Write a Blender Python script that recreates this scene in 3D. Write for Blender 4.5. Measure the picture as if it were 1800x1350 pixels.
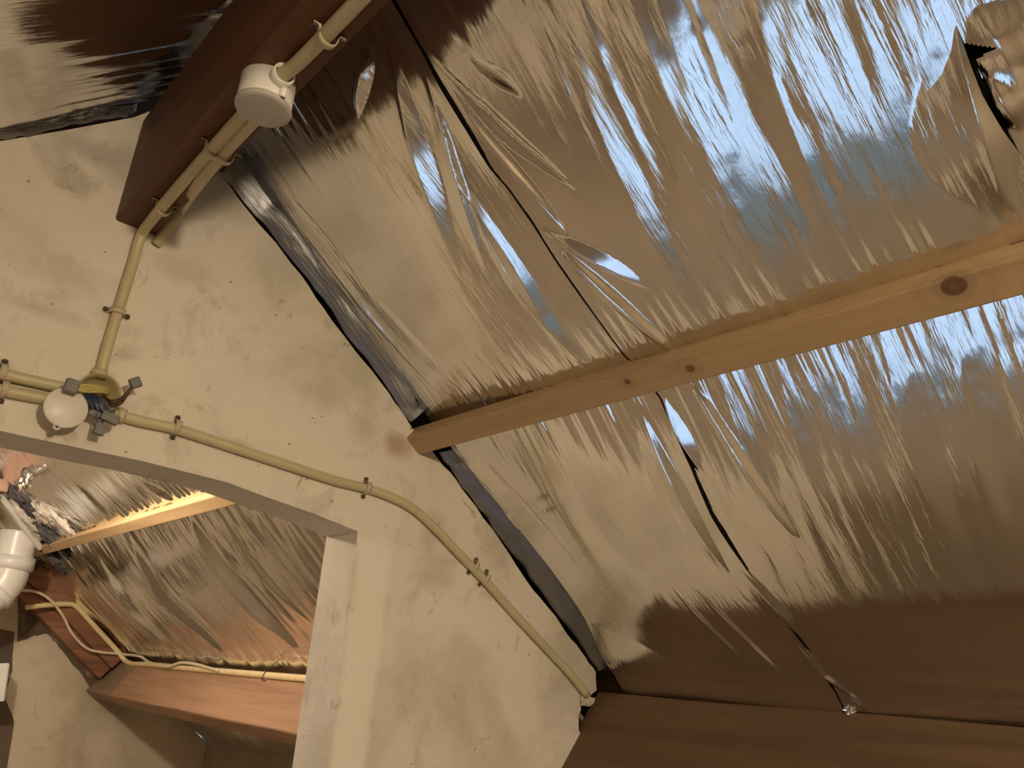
import bpy, bmesh, math, random
import numpy as np
from mathutils import Vector, Matrix
from mathutils.geometry import tessellate_polygon
random.seed(7); rng = np.random.default_rng(11)
SC = bpy.context.scene
COL = SC.collection
for o in list(bpy.data.objects): bpy.data.objects.remove(o)

# ---------------------------------------------------------------- camera
F = 1400.0                                   # focal length for an 1800 px wide frame
CAM = np.array([0.0, 0.0, 1.5])
def _basis():
    vy = np.array([-404 - 900, 1100 - 675, F])
    A = np.array([[1, .148], [vy[0], vy[1]]]); b = np.array([-285, -F * F])
    a = np.linalg.solve(A, b)
    Y = vy / np.linalg.norm(vy); Z = np.array([a[0], a[1], F]); Z /= np.linalg.norm(Z)
    return np.array([np.cross(Y, Z), Y, Z])
RM = _basis()
cd = bpy.data.cameras.new('camera'); cam = bpy.data.objects.new('camera', cd); COL.objects.link(cam)
cd.sensor_width = 36; cd.lens = F / 1800 * 36; cd.clip_start = .01
M4 = Matrix.Identity(4)
for i in range(3):
    M4[i][0] = RM[i, 0]; M4[i][1] = -RM[i, 1]; M4[i][2] = -RM[i, 2]; M4[i][3] = CAM[i]
cam.matrix_world = M4
SC.camera = cam

# ---------------------------------------------------------------- light and exposure
SC.view_settings.view_transform = 'Standard'; SC.view_settings.look = 'None'
SC.view_settings.gamma = 1; SC.view_settings.use_curve_mapping = False
SC.view_settings.exposure = 0.0
W = bpy.data.worlds.new('sky'); SC.world = W; W.use_nodes = True
W.node_tree.nodes['Background'].inputs[0].default_value = (.55, .72, 1, 1)
W.node_tree.nodes['Background'].inputs[1].default_value = .8
LAMP_NEAR = (0.14, -1.60, 2.04); LAMP_NEAR_W = 120; LAMP_COL = (1, .805, .565)
LAMP_BACK = (0.10, 3.1, 2.22); LAMP_BACK_W = 75; LAMP_BACK_COL = (1, .81, .62)
SKY_GLASS = (.50, .70, 1.0); SKY_GLASS_STRENGTH = 1.5
def point(name, loc, w, col, r):
    l = bpy.data.lights.new(name, 'POINT'); l.energy = w; l.color = col; l.shadow_soft_size = r
    o = bpy.data.objects.new(name, l); o.location = loc; COL.objects.link(o); return o
point('bulb_light', LAMP_NEAR, LAMP_NEAR_W, LAMP_COL, .05)
point('bulb_light', LAMP_BACK, LAMP_BACK_W, LAMP_BACK_COL, .05)

# ---------------------------------------------------------------- geometry of the room
YW = 1.5                                     # near face of the partition wall
TW = .134                                    # its thickness
YF = 5.58                                    # far gable wall
def ray(px, py):
    return RM @ (np.array([px - 900, py - 675, F]) / F)
def at(px, py, y):
    r = ray(px, py); return CAM + r * (y / r[1])
def wall(px, py, off=0.0): return at(px, py, YW - off)
A0 = wall(405, 297); A1 = wall(1060, 1192)
DS = A1 - A0; DS /= np.linalg.norm(DS)       # down the right slope
NR = np.array([DS[2], 0, -DS[0]])            # into the room
if NR[2] > 0: NR = -NR
L0 = wall(0, 247); L1 = wall(240, 205)
DL = L0 - L1; DL /= np.linalg.norm(DL)       # down the left slope
NL = np.array([-DL[2], 0, DL[0]])
if NL[2] > 0: NL = -NL
_k = np.linalg.solve(np.array([[DS[0], -DL[0]], [DS[2], -DL[2]]]), np.array([L1[0] - A0[0], L1[2] - A0[2]]))
AP = A0 + _k[0] * DS; AP[1] = 0              # apex line (x, z)
def st(px, py):
    r = ray(px, py); k = np.dot(AP - CAM, NR) / np.dot(r, NR); h = CAM + k * r
    return np.array([np.dot(h - AP, DS), h[1]])
def stl(px, py):
    r = ray(px, py); k = np.dot(AP - CAM, NL) / np.dot(r, NL); h = CAM + k * r
    return np.array([np.dot(h - AP, DL), h[1]])
def st_h(px, py, h):
    r = ray(px, py); k = np.dot(AP + h * NR - CAM, NR) / np.dot(r, NR); q = CAM + k * r
    return np.array([np.dot(q - AP, DS), q[1]])
def slope(s, t, h=0.0): return AP + s * DS + np.array([0, t, 0]) + h * NR

# ---------------------------------------------------------------- materials
def newmat(name):
    m = bpy.data.materials.new(name); m.use_nodes = True
    nt = m.node_tree; b = nt.nodes['Principled BSDF']
    return m, nt, b
def N(nt, typ, **kw):
    n = nt.nodes.new(typ)
    for k, v in kw.items():
        if k.startswith('i_'):
            key = k[2:]; key = int(key) if key.isdigit() else key.replace('_', ' ')
            n.inputs[key].default_value = v
        else: setattr(n, k, v)
    return n
def coords(nt, scale=(1, 1, 1), kind='Object', rot=(0, 0, 0)):
    tc = N(nt, 'ShaderNodeTexCoord'); mp = N(nt, 'ShaderNodeMapping')
    mp.inputs['Scale'].default_value = scale; mp.inputs['Rotation'].default_value = rot
    nt.links.new(tc.outputs[kind], mp.inputs[0]); return mp.outputs[0]
def noise(nt, vec, scale=1, detail=4, rough=.55, dist=0):
    n = N(nt, 'ShaderNodeTexNoise'); n.inputs['Scale'].default_value = scale; n.inputs['Detail'].default_value = detail
    n.inputs['Roughness'].default_value = rough; n.inputs['Distortion'].default_value = dist
    nt.links.new(vec, n.inputs['Vector']); return n.outputs[0]
def ramp(nt, fac, stops):
    r = N(nt, 'ShaderNodeValToRGB'); e = r.color_ramp.elements
    while len(e) < len(stops): e.new(.5)
    for k, (p, c) in enumerate(stops):
        e[k].position = p; e[k].color = (c, c, c, 1) if isinstance(c, (int, float)) else (*c, 1)
    nt.links.new(fac, r.inputs[0]); return r.outputs[0]
def mix(nt, fac, a, b, mode='MIX'):
    m = N(nt, 'ShaderNodeMix', data_type='RGBA', blend_type=mode)
    for v, k in ((fac, 0), (a, 6), (b, 7)):
        if isinstance(v, (int, float)): m.inputs[k].default_value = v
        elif isinstance(v, tuple): m.inputs[k].default_value = (*v, 1)
        else: nt.links.new(v, m.inputs[k])
    return m.outputs[2]
def math_(nt, op, a, b=None, c=None):
    m = N(nt, 'ShaderNodeMath', operation=op)
    for k, v in enumerate((a, b, c)):
        if v is None: continue
        if isinstance(v, (int, float)): m.inputs[k].default_value = v
        else: nt.links.new(v, m.inputs[k])
    return m.outputs[0]
def bump(nt, b, h, strength=.3, dist=.01):
    bp = N(nt, 'ShaderNodeBump'); bp.inputs['Strength'].default_value = strength; bp.inputs['Distance'].default_value = dist
    nt.links.new(h, bp.inputs['Height']); nt.links.new(bp.outputs[0], b.inputs['Normal'])
def plain(name, col, rough=.5, metal=0, var=.08, sc=25):
    m, nt, b = newmat(name); v = coords(nt); n = noise(nt, v, sc, 3)
    c = ramp(nt, n, [(.3, tuple(x * (1 - var) for x in col)), (.7, tuple(min(1, x * (1 + var)) for x in col))])
    nt.links.new(c, b.inputs['Base Color']); b.inputs['Roughness'].default_value = rough; b.inputs['Metallic'].default_value = metal
    return m

def mat_foil(name, seed, aniso=.7, rough=.105, col=(.86, .85, .835), bs=.28):
    m, nt, b = newmat(name)
    tc = N(nt, 'ShaderNodeUVMap', uv_map='UVMap')
    def mp(sx, sy, off):
        q = N(nt, 'ShaderNodeMapping'); q.inputs['Scale'].default_value = (sx, sy, 1); q.inputs['Location'].default_value = (off, seed, 0)
        nt.links.new(tc.outputs[0], q.inputs[0]); return q.outputs[0]
    a = noise(nt, mp(9, 130, seed), 1, 3, .6, .3)
    c = noise(nt, mp(26, 70, seed + 3), 1, 2, .5)
    msk = ramp(nt, noise(nt, mp(2.0, 3.5, seed + 9), 1, 2), [(.38, .25), (.66, 1.0)])
    fine = noise(nt, mp(55, 120, seed + 5), 1, 2, .6, .5)
    h = math_(nt, 'ADD', math_(nt, 'MULTIPLY', math_(nt, 'ADD', a, math_(nt, 'MULTIPLY', c, .3)), msk), math_(nt, 'MULTIPLY', fine, .10))
    bump(nt, b, h, bs, .0035)
    dirt = ramp(nt, noise(nt, mp(3, 7, seed + 20), 1, 4), [(.35, tuple(x * .90 for x in col)), (.65, col)])
    nt.links.new(dirt, b.inputs['Base Color'])
    b.inputs['Metallic'].default_value = 1; b.inputs['Roughness'].default_value = rough
    b.inputs['Anisotropic'].default_value = aniso
    tg = N(nt, 'ShaderNodeTangent', direction_type='UV_MAP', uv_map='UVMap'); nt.links.new(tg.outputs[0], b.inputs['Tangent'])
    b.inputs['Anisotropic Rotation'].default_value = ANISO_ROT
    return m
ANISO_ROT = 0.0

def mat_plaster(name, base=(.73, .665, .555), band=False, stains_and_shade=()):
    m, nt, b = newmat(name); v = coords(nt)
    big = noise(nt, v, 2.3, 5, .6, .4); med = noise(nt, v, 9, 5, .65, .6); fine = noise(nt, v, 70, 3)
    c = ramp(nt, big, [(.32, tuple(x * f for x, f in zip(base, (.70, .70, .66)))), (.50, tuple(x * .97 for x in base)), (.70, tuple(min(1, x * 1.05) for x in base))])
    sm = ramp(nt, med, [(.55, 0.0), (.72, .60)])
    c = mix(nt, sm, c, (.43, .36, .27))
    smudge = ramp(nt, noise(nt, coords(nt, (1.2, 1, .8)), 14, 3, .5, 1.2), [(.66, 0.0), (.75, .55)])
    c = mix(nt, smudge, c, (.33, .25, .17))
    sp = ramp(nt, noise(nt, v, 55, 2), [(.735, 0.0), (.76, .7)]); c = mix(nt, sp, c, (.16, .11, .07))
    if band:                                   # whiter limewash kept along the jamb edge
        sx = N(nt, 'ShaderNodeSeparateXYZ'); nt.links.new(v, sx.inputs[0])
        d = math_(nt, 'ABSOLUTE', math_(nt, 'SUBTRACT', sx.outputs[0], .925))
        d = math_(nt, 'ADD', d, math_(nt, 'MULTIPLY', math_(nt, 'SUBTRACT', med, .5), .05))
        k = ramp(nt, d, [(.030, .75), (.048, 0.0)])
        z = ramp(nt, math_(nt, 'MULTIPLY', sx.outputs[2], .5), [(.872, 1.0), (.888, 0.0)])
        k = math_(nt, 'MULTIPLY', k, z)
        c = mix(nt, k, c, (.82, .755, .645))
    for (p, rx, rz, col, kk) in stains_and_shade:
        q = N(nt, 'ShaderNodeVectorMath', operation='SUBTRACT'); nt.links.new(v, q.inputs[0]); q.inputs[1].default_value = p
        q2 = N(nt, 'ShaderNodeVectorMath', operation='MULTIPLY'); nt.links.new(q.outputs[0], q2.inputs[0]); q2.inputs[1].default_value = (1 / rx, .1, 1 / rz)
        q3 = N(nt, 'ShaderNodeVectorMath', operation='LENGTH'); nt.links.new(q2.outputs[0], q3.inputs[0])
        dd = math_(nt, 'ADD', q3.outputs['Value'], math_(nt, 'MULTIPLY', math_(nt, 'SUBTRACT', med, .5), 2.6))
        c = mix(nt, ramp(nt, math_(nt, 'MULTIPLY', dd, .5), [(.12, kk), (.55, 0.0)]), c, col)
    nt.links.new(c, b.inputs['Base Color']); b.inputs['Roughness'].default_value = .93
    b.inputs['Specular IOR Level'].default_value = .15
    bump(nt, b, math_(nt, 'ADD', math_(nt, 'MULTIPLY', fine, .35), math_(nt, 'ADD', med, math_(nt, 'MULTIPLY', big, 2))), .35, .012)
    return m

def mat_wood(name, c0, c1, rough=.6, knots=(), axis=1, stain=None, sc=1.0, cracks=True):
    """grain runs along `axis` of the object's own coordinates"""
    m, nt, b = newmat(name)
    s = [38 * sc, 38 * sc, 38 * sc]; s[axis] = 1.6 * sc
    v = coords(nt, tuple(s)); g = noise(nt, v, 1, 5, .6, .5)
    s2 = [9, 9, 9]; s2[axis] = .5; g2 = noise(nt, coords(nt, tuple(s2)), 1, 3, .5, 1.5)
    gg = math_(nt, 'ADD', math_(nt, 'MULTIPLY', g, .5), math_(nt, 'MULTIPLY', g2, .5))
    c = ramp(nt, gg, [(.34, c0), (.62, c1)])
    if cracks:
        s3 = [26, 26, 26]; s3[axis] = .9
        cr = ramp(nt, noise(nt, coords(nt, tuple(s3)), 1, 2, .5, .3), [(.715, 0.0), (.735, .8)])
        c = mix(nt, cr, c, tuple(x * .22 for x in c0))
    if knots:
        v0 = coords(nt)
        for (p, r, str_) in knots:
            sb = N(nt, 'ShaderNodeVectorMath', operation='SUBTRACT'); nt.links.new(v0, sb.inputs[0]); sb.inputs[1].default_value = p
            mu = N(nt, 'ShaderNodeVectorMath', operation='MULTIPLY'); nt.links.new(sb.outputs[0], mu.inputs[0]); k = [1, 1, 1]; k[axis] = .85; mu.inputs[1].default_value = k
            ln = N(nt, 'ShaderNodeVectorMath', operation='LENGTH'); nt.links.new(mu.outputs[0], ln.inputs[0])
            d = math_(nt, 'DIVIDE', ln.outputs['Value'], r)
            d = math_(nt, 'ADD', d, math_(nt, 'MULTIPLY', math_(nt, 'SUBTRACT', g2, .5), .35))
            core = ramp(nt, math_(nt, 'MULTIPLY', d, .25), [(.0, .75), (.16, .95), (.24, .9), (.29, .25), (.42, .22), (.5, .04), (.75, .12), (.98, 0.0)])
            c = mix(nt, math_(nt, 'MULTIPLY', core, str_), c, (.13, .052, .018))
    if stain:
        st_, col = stain
        sx = N(nt, 'ShaderNodeSeparateXYZ'); nt.links.new(coords(nt), sx.inputs[0])
        f = ramp(nt, math_(nt, 'ADD', math_(nt, 'MULTIPLY', math_(nt, 'ADD', sx.outputs[axis], st_[0]), st_[1]), math_(nt, 'MULTIPLY', noise(nt, coords(nt), 7, 4), .5)), [(.45, 0.0), (.55, .6), (.6, 1.0), (.64, .45), (.9, .75)])
        c = mix(nt, f, c, col)
    nt.links.new(c, b.inputs['Base Color']); b.inputs['Roughness'].default_value = rough
    bump(nt, b, gg, .25, .004)
    return m

M = {}
M['foil_a'] = mat_foil('foil_a', 1.3); M['foil_b'] = mat_foil('foil_b', 7.7, bs=.32); M['foil_c'] = mat_foil('foil_c', 4.1)
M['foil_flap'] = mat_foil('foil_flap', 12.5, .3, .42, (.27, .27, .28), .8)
def _s(px, py, rx, rz, col, k): return (tuple(wall(px, py)), rx, rz, col, k)
M['plaster'] = mat_plaster('plaster', band=True, stains_and_shade=[_s(700, 782, .05, .035, (.36, .23, .15), .7), _s(640, 750, .04, .05, (.45, .36, .25), .5), _s(140, 255, .12, .035, (.40, .37, .30), .6), _s(70, 542, .08, .018, (.45, .40, .31), .6),
    _s(380, 340, .09, .06, (.40, .36, .28), .6), _s(500, 470, .07, .07, (.47, .42, .31), .5), _s(640, 640, .06, .09, (.47, .42, .31), .5), _s(215, 290, .05, .06, (.42, .38, .30), .6), _s(880, 960, .07, .10, (.48, .43, .32), .5), _s(990, 1130, .07, .10, (.45, .41, .29), .5),  # ridge and roof-edge patches: staining plus shading painted into the plaster
    _s(760, 1010, .06, .05, (.46, .38, .27), .5), _s(820, 1180, .09, .08, (.50, .42, .30), .45), _s(575, 690, .05, .04, (.47, .37, .26), .5), _s(330, 480, .06, .03, (.47, .39, .28), .4), _s(760, 930, .035, .05, (.50, .46, .35), .55), _s(115, 480, .10, .04, (.50, .42, .31), .4)])
M['plaster_far'] = mat_plaster('plaster_far', (.62, .54, .405))
M['dark_patch'] = mat_plaster('dark_patch', (.13, .10, .07))
M['plaster_rear'] = mat_plaster('plaster_rear', (.40, .34, .26))
M['red_wood'] = mat_wood('red_wood', (.066, .021, .005), (.14, .046, .011), .6)
M['brown_wood'] = mat_wood('brown_wood', (.092, .052, .023), (.152, .090, .042), .65)
M['purlin_wood'] = mat_wood('purlin_wood', (.27, .15, .085), (.42, .255, .155), .6, stain=((-5.0, 2.2), (.20, .15, .09)))
M['rafter_wood'] = mat_wood('rafter_wood', (.13, .05, .025), (.33, .15, .075), .55, axis=0)
M['board'] = mat_wood('board', (.05, .032, .02), (.10, .065, .04), .9)
M['floor'] = mat_wood('floor', (.205, .165, .112), (.285, .23, .16), .6)
M['conduit'] = plain('conduit', (.53, .455, .265), .42, 0, .06, 18)
M['strap'] = plain('strap', (.52, .44, .29), .5)
M['screw'] = plain('screw', (.07, .045, .03), .5, .3)
M['white_plastic'] = plain('white_plastic', (.80, .77, .70), .35, 0, .03)
M['cap_plastic'] = plain('cap_plastic', (.73, .68, .59), .4, 0, .04)
M['cap_shaded'] = plain('cap_shaded', (.47, .44, .385), .5, 0, .05)  # cap plastic greyed to paint in the shade of its downward face
M['pvc'] = plain('pvc', (.86, .85, .80), .3, 0, .02)
M['grey_plastic'] = plain('grey_plastic', (.15, .14, .128), .5, 0, .05)
M['box_inner'] = plain('box_inner', (.36, .29, .15), .5)
M['blue_wire'] = plain('blue_wire', (.025, .05, .13), .4)
M['yellow_wire'] = plain('yellow_wire', (.60, .50, .16), .4)
M['dark_wire'] = plain('dark_wire', (.065, .035, .02), .4)
M['cable'] = plain('cable', (.80, .66, .36), .45)
M['cream_cable'] = plain('cream_cable', (.74, .66, .48), .45)
M['wool_light'] = plain('wool_light', (.72, .67, .60), .95, 0, .25, 40)
M['wool_dark'] = plain('wool_dark', (.10, .095, .10), .95, 0, .4, 40)
M['pink_brick'] = plain('pink_brick', (.46, .285, .215), .9, 0, .15, 12)
M['void'] = plain('void', (.02, .015, .012), .9)
M['white_paint'] = plain('white_paint', (.7, .69, .66), .5, 0, .03)
M['black_metal'] = plain('black_metal', (.03, .03, .03), .4, .5)

# ---------------------------------------------------------------- mesh helpers
def mesh_obj(name, verts, faces, mat, origin=(0, 0, 0), parent=None, smooth=False, uv=None):
    o3 = np.array(origin, float)
    me = bpy.data.meshes.new(name)
    me.from_pydata([tuple(np.array(v, float) - o3) for v in verts], [], faces)
    bm = bmesh.new(); bm.from_mesh(me); bmesh.ops.recalc_face_normals(bm, faces=bm.faces); bm.to_mesh(me); bm.free()
    me.materials.append(mat)
    if smooth: me.polygons.foreach_set('use_smooth', [True] * len(me.polygons))
    o = bpy.data.objects.new(name, me); COL.objects.link(o)
    if parent: o.parent = parent
    else: o.location = origin
    return o
def tag(o, label=None, cat=None, group=None, kind=None):
    for k, v in (('label', label), ('category', cat), ('group', group), ('kind', kind)):
        if v: o[k] = v
    return o
def empty(name, loc, label, cat, group=None):
    o = bpy.data.objects.new(name, None); COL.objects.link(o); o.location = loc; o.empty_display_size = .05
    return tag(o, label, cat, group)
def soften(o, w, seg=2):
    m = o.modifiers.new('bevel', 'BEVEL'); m.width = w; m.segments = seg; m.limit_method = 'ANGLE'
    o.data.polygons.foreach_set('use_smooth', [False] * len(o.data.polygons)); return o
def catmull(P, n=8):
    P = [np.array(p, float) for p in P]
    if len(P) < 3: return P
    out = []
    Q = [2 * P[0] - P[1]] + P + [2 * P[-1] - P[-2]]
    for i in range(1, len(Q) - 2):
        a, b, c, d = Q[i - 1:i + 3]
        for k in range(n):
            t = k / n
            out.append(.5 * (2 * b + (c - a) * t + (2 * a - 5 * b + 4 * c - d) * t * t + (3 * b - a - 3 * c + d) * t ** 3))
    out.append(P[-1]); return out
def tube_geo(P, r, res=14, cap=True):
    P = [np.array(p, float) for p in P]; n = len(P); V = []; Fc = []
    rr = r if hasattr(r, '__len__') else [r] * n
    t0 = P[1] - P[0]; t0 /= np.linalg.norm(t0)
    a = np.cross(t0, [0, 0, 1]);
    if np.linalg.norm(a) < .05: a = np.cross(t0, [1, 0, 0])
    a /= np.linalg.norm(a)
    for i in range(n):
        t = P[min(i + 1, n - 1)] - P[max(i - 1, 0)]; t /= np.linalg.norm(t)
        a = a - np.dot(a, t) * t; a /= np.linalg.norm(a); b = np.cross(t, a)
        for k in range(res):
            an = 2 * math.pi * k / res; V.append(P[i] + rr[i] * (math.cos(an) * a + math.sin(an) * b))
    for i in range(n - 1):
        for k in range(res):
            k2 = (k + 1) % res; Fc.append((i * res + k, i * res + k2, (i + 1) * res + k2, (i + 1) * res + k))
    if cap:
        Fc.append(tuple(range(res))[::-1]); Fc.append(tuple((n - 1) * res + k for k in range(res)))
    return V, Fc
def tube(name, P, r, mat, origin=None, parent=None, res=14):
    V, Fc = tube_geo(P, r, res)
    return mesh_obj(name, V, Fc, mat, P[0] if origin is None else origin, parent, True)
def join_geo(L):
    V = []; Fc = []
    for v, f in L:
        k = len(V); V += list(v); Fc += [tuple(i + k for i in q) for q in f]
    return V, Fc
def box_geo(c, ux, uy, uz):
    """box about c with half-vectors ux, uy, uz"""
    c, ux, uy, uz = (np.array(v, float) for v in (c, ux, uy, uz))
    V = [c + a * ux + b * uy + d * uz for a in (-1, 1) for b in (-1, 1) for d in (-1, 1)]
    return V, [(0, 1, 3, 2), (4, 6, 7, 5), (0, 4, 5, 1), (2, 3, 7, 6), (0, 2, 6, 4), (1, 5, 7, 3)]
def prism_geo(prof, y0, y1, ny=1, wob=0.0):
    """profile [(x, z)] swept along y, with slightly uneven sawn faces"""
    V = []; n = len(prof)
    for j in range(ny + 1):
        y = y0 + (y1 - y0) * j / ny
        for (x, z) in prof: V.append((x + random.uniform(-wob, wob), y, z + random.uniform(-wob, wob)))
    Fc = []
    for j in range(ny):
        for k in range(n):
            k2 = (k + 1) % n; Fc.append((j * n + k, j * n + k2, (j + 1) * n + k2, (j + 1) * n + k))
    Fc.append(tuple(range(n))); Fc.append(tuple(ny * n + k for k in range(n))[::-1])
    return V, Fc
def lathe_geo(c, ax, prof, res=32):
    """prof [(r, h)] about axis ax from c"""
    ax = np.array(ax, float); ax /= np.linalg.norm(ax)
    a = np.cross(ax, [0, 0, 1]);
    if np.linalg.norm(a) < .05: a = np.cross(ax, [1, 0, 0])
    a /= np.linalg.norm(a); b = np.cross(ax, a); V = []; Fc = []
    for (r, h) in prof:
        for k in range(res):
            an = 2 * math.pi * k / res; V.append(np.array(c) + h * ax + r * (math.cos(an) * a + math.sin(an) * b))
    for i in range(len(prof) - 1):
        for k in range(res):
            k2 = (k + 1) % res; Fc.append((i * res + k, i * res + k2, (i + 1) * res + k2, (i + 1) * res + k))
    if prof[0][0] > 1e-4: Fc.append(tuple(range(res)))
    if prof[-1][0] > 1e-4: Fc.append(tuple((len(prof) - 1) * res + k for k in range(res))[::-1])
    return V, Fc

# ---------------------------------------------------------------- noise for the crumpled foil
def vnoise(x, y, seed):
    r = np.random.default_rng(seed); T = r.random((256, 256)) * 2 - 1
    xi = np.floor(x).astype(int); yi = np.floor(y).astype(int); fx = x - xi; fy = y - yi
    fx = fx ** 3 * (fx * (fx * 6 - 15) + 10); fy = fy ** 3 * (fy * (fy * 6 - 15) + 10)
    g = lambda i, j: T[i & 255, j & 255]
    return (g(xi, yi) * (1 - fx) + g(xi + 1, yi) * fx) * (1 - fy) + (g(xi, yi + 1) * (1 - fx) + g(xi + 1, yi + 1) * fx) * fy
def sstep(x, a, b):
    t = np.clip((x - a) / (b - a), 0, 1); return t * t * (3 - 2 * t)
def bumpw(x, a, b):
    u = np.clip((x - a) / (b - a), 0, 1); return np.sin(np.pi * u)
def fold(S, T, pts, w, H, kind='cos', p=1.3, conv=st):
    """one fold running down the slope through the given points"""
    Q = np.array([conv(*q) for q in pts]); Q = Q[np.argsort(Q[:, 0])]
    tc = np.interp(S, Q[:, 0], Q[:, 1]); dt = np.gradient(Q[:, 1]) / np.maximum(1e-6, np.gradient(Q[:, 0]))
    sl = np.interp(S, Q[:, 0], dt); d = (T - tc) / np.sqrt(1 + sl * sl)
    win = np.clip(bumpw(S, Q[0, 0], Q[-1, 0]), 0, 1) ** p
    ww = w * (.25 + .75 * win)
    u = d / ww
    if kind == 'cos': pr = np.where(np.abs(u) < 1, .5 + .5 * np.cos(np.pi * np.clip(u, -1, 1)), 0)
    elif kind == 'tri':
        pr = np.clip(1 - np.abs(u), 0, 1); pr = pr * pr * (2 - pr) * .6 + pr * .4
    elif kind == 'toward':      # long flank on the far side: broad facet facing the camera
        pr = np.where(u > 0, np.clip(1 - u, 0, 1), np.clip(1 + u / 2.5, 0, 1))
    elif kind == 'away':
        pr = np.where(u < 0, np.clip(1 + u, 0, 1), np.clip(1 - u / 2.5, 0, 1))
    return H * win * pr
def sheet(name, base, d, n, s_arr, tA, tB, nt, hfun, mat, hole=None):
    """a sheet of foil as a dense grid; columns run between the edges tA(s) and tB(s)"""
    ns = len(s_arr); a = np.linspace(0, 1, nt)
    S = np.repeat(s_arr[:, None], nt, 1); T = tA(s_arr)[:, None] * (1 - a) + tB(s_arr)[:, None] * a
    H = hfun(S, T, a[None, :] + 0 * S)
    P = base[None, None, :] + S[..., None] * d + H[..., None] * n; P[..., 1] += T
    co = P.reshape(-1, 3).astype(np.float32)
    idx = np.arange(ns * nt).reshape(ns, nt)
    q = np.stack([idx[:-1, :-1], idx[1:, :-1], idx[1:, 1:], idx[:-1, 1:]], -1).reshape(-1, 4)
    fc = (P[:-1, :-1] + P[1:, 1:]).reshape(-1, 3) / 2
    nrm = np.cross(P[1:, :-1] - P[:-1, :-1], P[:-1, 1:] - P[:-1, :-1]).reshape(-1, 3)
    if np.mean(nrm @ n) < 0: q = q[:, ::-1]
    if hole is not None: q = q[~hole((S[:-1, :-1] + S[1:, 1:]).ravel() / 2, (T[:-1, :-1] + T[1:, 1:]).ravel() / 2)]
    me = bpy.data.meshes.new(name); nf = len(q)
    me.vertices.add(len(co)); me.vertices.foreach_set('co', co.ravel())
    me.loops.add(nf * 4); me.loops.foreach_set('vertex_index', q.ravel().astype(np.int32))
    me.polygons.add(nf); me.polygons.foreach_set('loop_start', np.arange(0, nf * 4, 4, dtype=np.int32))
    me.update(calc_edges=True)
    me.polygons.foreach_set('use_smooth', np.ones(nf, bool))
    uvl = me.uv_layers.new(name='UVMap')
    uv = np.stack([S.ravel(), T.ravel()], -1)[q.ravel()].astype(np.float32); uvl.data.foreach_set('uv', uv.ravel())
    me.materials.append(mat); me.validate(); me.update()
    o = bpy.data.objects.new(name, me); COL.objects.link(o); return o

# ---------------------------------------------------------------- the setting
# roof boarding behind the foil
S_EAVE = 2.55
def slab(name, d, n, s0, s1, y0, y1, h, th, mat):
    c = AP + d * (s0 + s1) / 2 + np.array([0, (y0 + y1) / 2, 0]) - n * (h + th / 2)
    V, Fc = box_geo(c, d * (s1 - s0) / 2, (0, (y1 - y0) / 2, 0), n * th / 2)
    return tag(mesh_obj(name, V, Fc, mat), kind='structure')
slab('ceiling_right', DS, NR, -.02, S_EAVE, -4.6, YF + .1, .055, .03, M['board'])
slab('ceiling_left', DL, NL, -.02, 1.82, -4.6, YF + .1, .055, .03, M['board'])
XR = (AP + DS * S_EAVE)[0]; ZR = (AP + DS * S_EAVE)[2]
XL = (AP + DL * 1.78)[0]; ZL = (AP + DL * 1.78)[2]
def quad_box(name, lo, hi, mat, kind='structure', parent=None, origin=(0, 0, 0)):
    lo = np.array(lo, float); hi = np.array(hi, float); h = (hi - lo) / 2
    V, Fc = box_geo((lo + hi) / 2, (h[0], 0, 0), (0, h[1], 0), (0, 0, h[2]))
    o = mesh_obj(name, V, Fc, mat, origin, parent)
    return tag(o, kind=kind) if kind else o
quad_box('wall_right', (XR, -4.6, 0), (XR + .08, YF + .1, ZR + .05), M['plaster_rear'])
# left outer wall; daylight comes up an open stairwell from a tall stair window below floor level
HX0, HX1, HY0, HY1 = XL, .42, .40, 1.45; ZS = -3.2; HY2 = 2.6
WY0, WY1, WZ0, WZ1 = .42, 2.5, -3.0, -.14
V, Fc = join_geo([box_geo((XL - .04, (-4.6 + HY0) / 2, ZL / 2), (.04, 0, 0), (0, (HY0 + 4.6) / 2, 0), (0, 0, ZL / 2)),
                  box_geo((XL - .04, (YF + HY2) / 2, ZL / 2), (.04, 0, 0), (0, (YF - HY2) / 2, 0), (0, 0, ZL / 2)),
                  box_geo((XL - .04, (HY0 + HY2) / 2, (WZ1 + ZL) / 2), (.04, 0, 0), (0, (HY2 - HY0) / 2, 0), (0, 0, (ZL - WZ1) / 2)),
                  box_geo((XL - .04, (HY0 + HY2) / 2, (ZS + WZ0) / 2), (.04, 0, 0), (0, (HY2 - HY0) / 2, 0), (0, 0, (WZ0 - ZS) / 2))])
tag(mesh_obj('wall_left', V, Fc, M['plaster_rear']), kind='structure')
quad_box('floor', (XL - .1, -4.6, -.06), (XR + .1, HY0, 0), M['floor'])
quad_box('floor', (XL - .1, HY1, -.06), (XR + .1, YF + .1, 0), M['floor'])
quad_box('floor', (HX1, HY0, -.06), (XR + .1, HY1, 0), M['floor'])
quad_box('floor', (XL - .1, HY0 - .04, ZS - .06), (HX1 + .04, HY2 + .04, ZS), M['plaster_far'])
quad_box('wall_stairwell', (XL, HY0 - .04, ZS), (HX1 + .04, HY0, -.06), M['plaster_far'])
quad_box('wall_stairwell', (XL, HY2, ZS), (HX1 + .04, HY2 + .04, -.06), M['plaster_far'])
quad_box('wall_stairwell', (HX1, HY0, ZS), (HX1 + .04, HY2, -.06), M['plaster_far'])
gm, gnt, gb = newmat('sky_glass'); gb.inputs['Base Color'].default_value = (.1, .12, .15, 1); gb.inputs['Roughness'].default_value = .2
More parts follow.
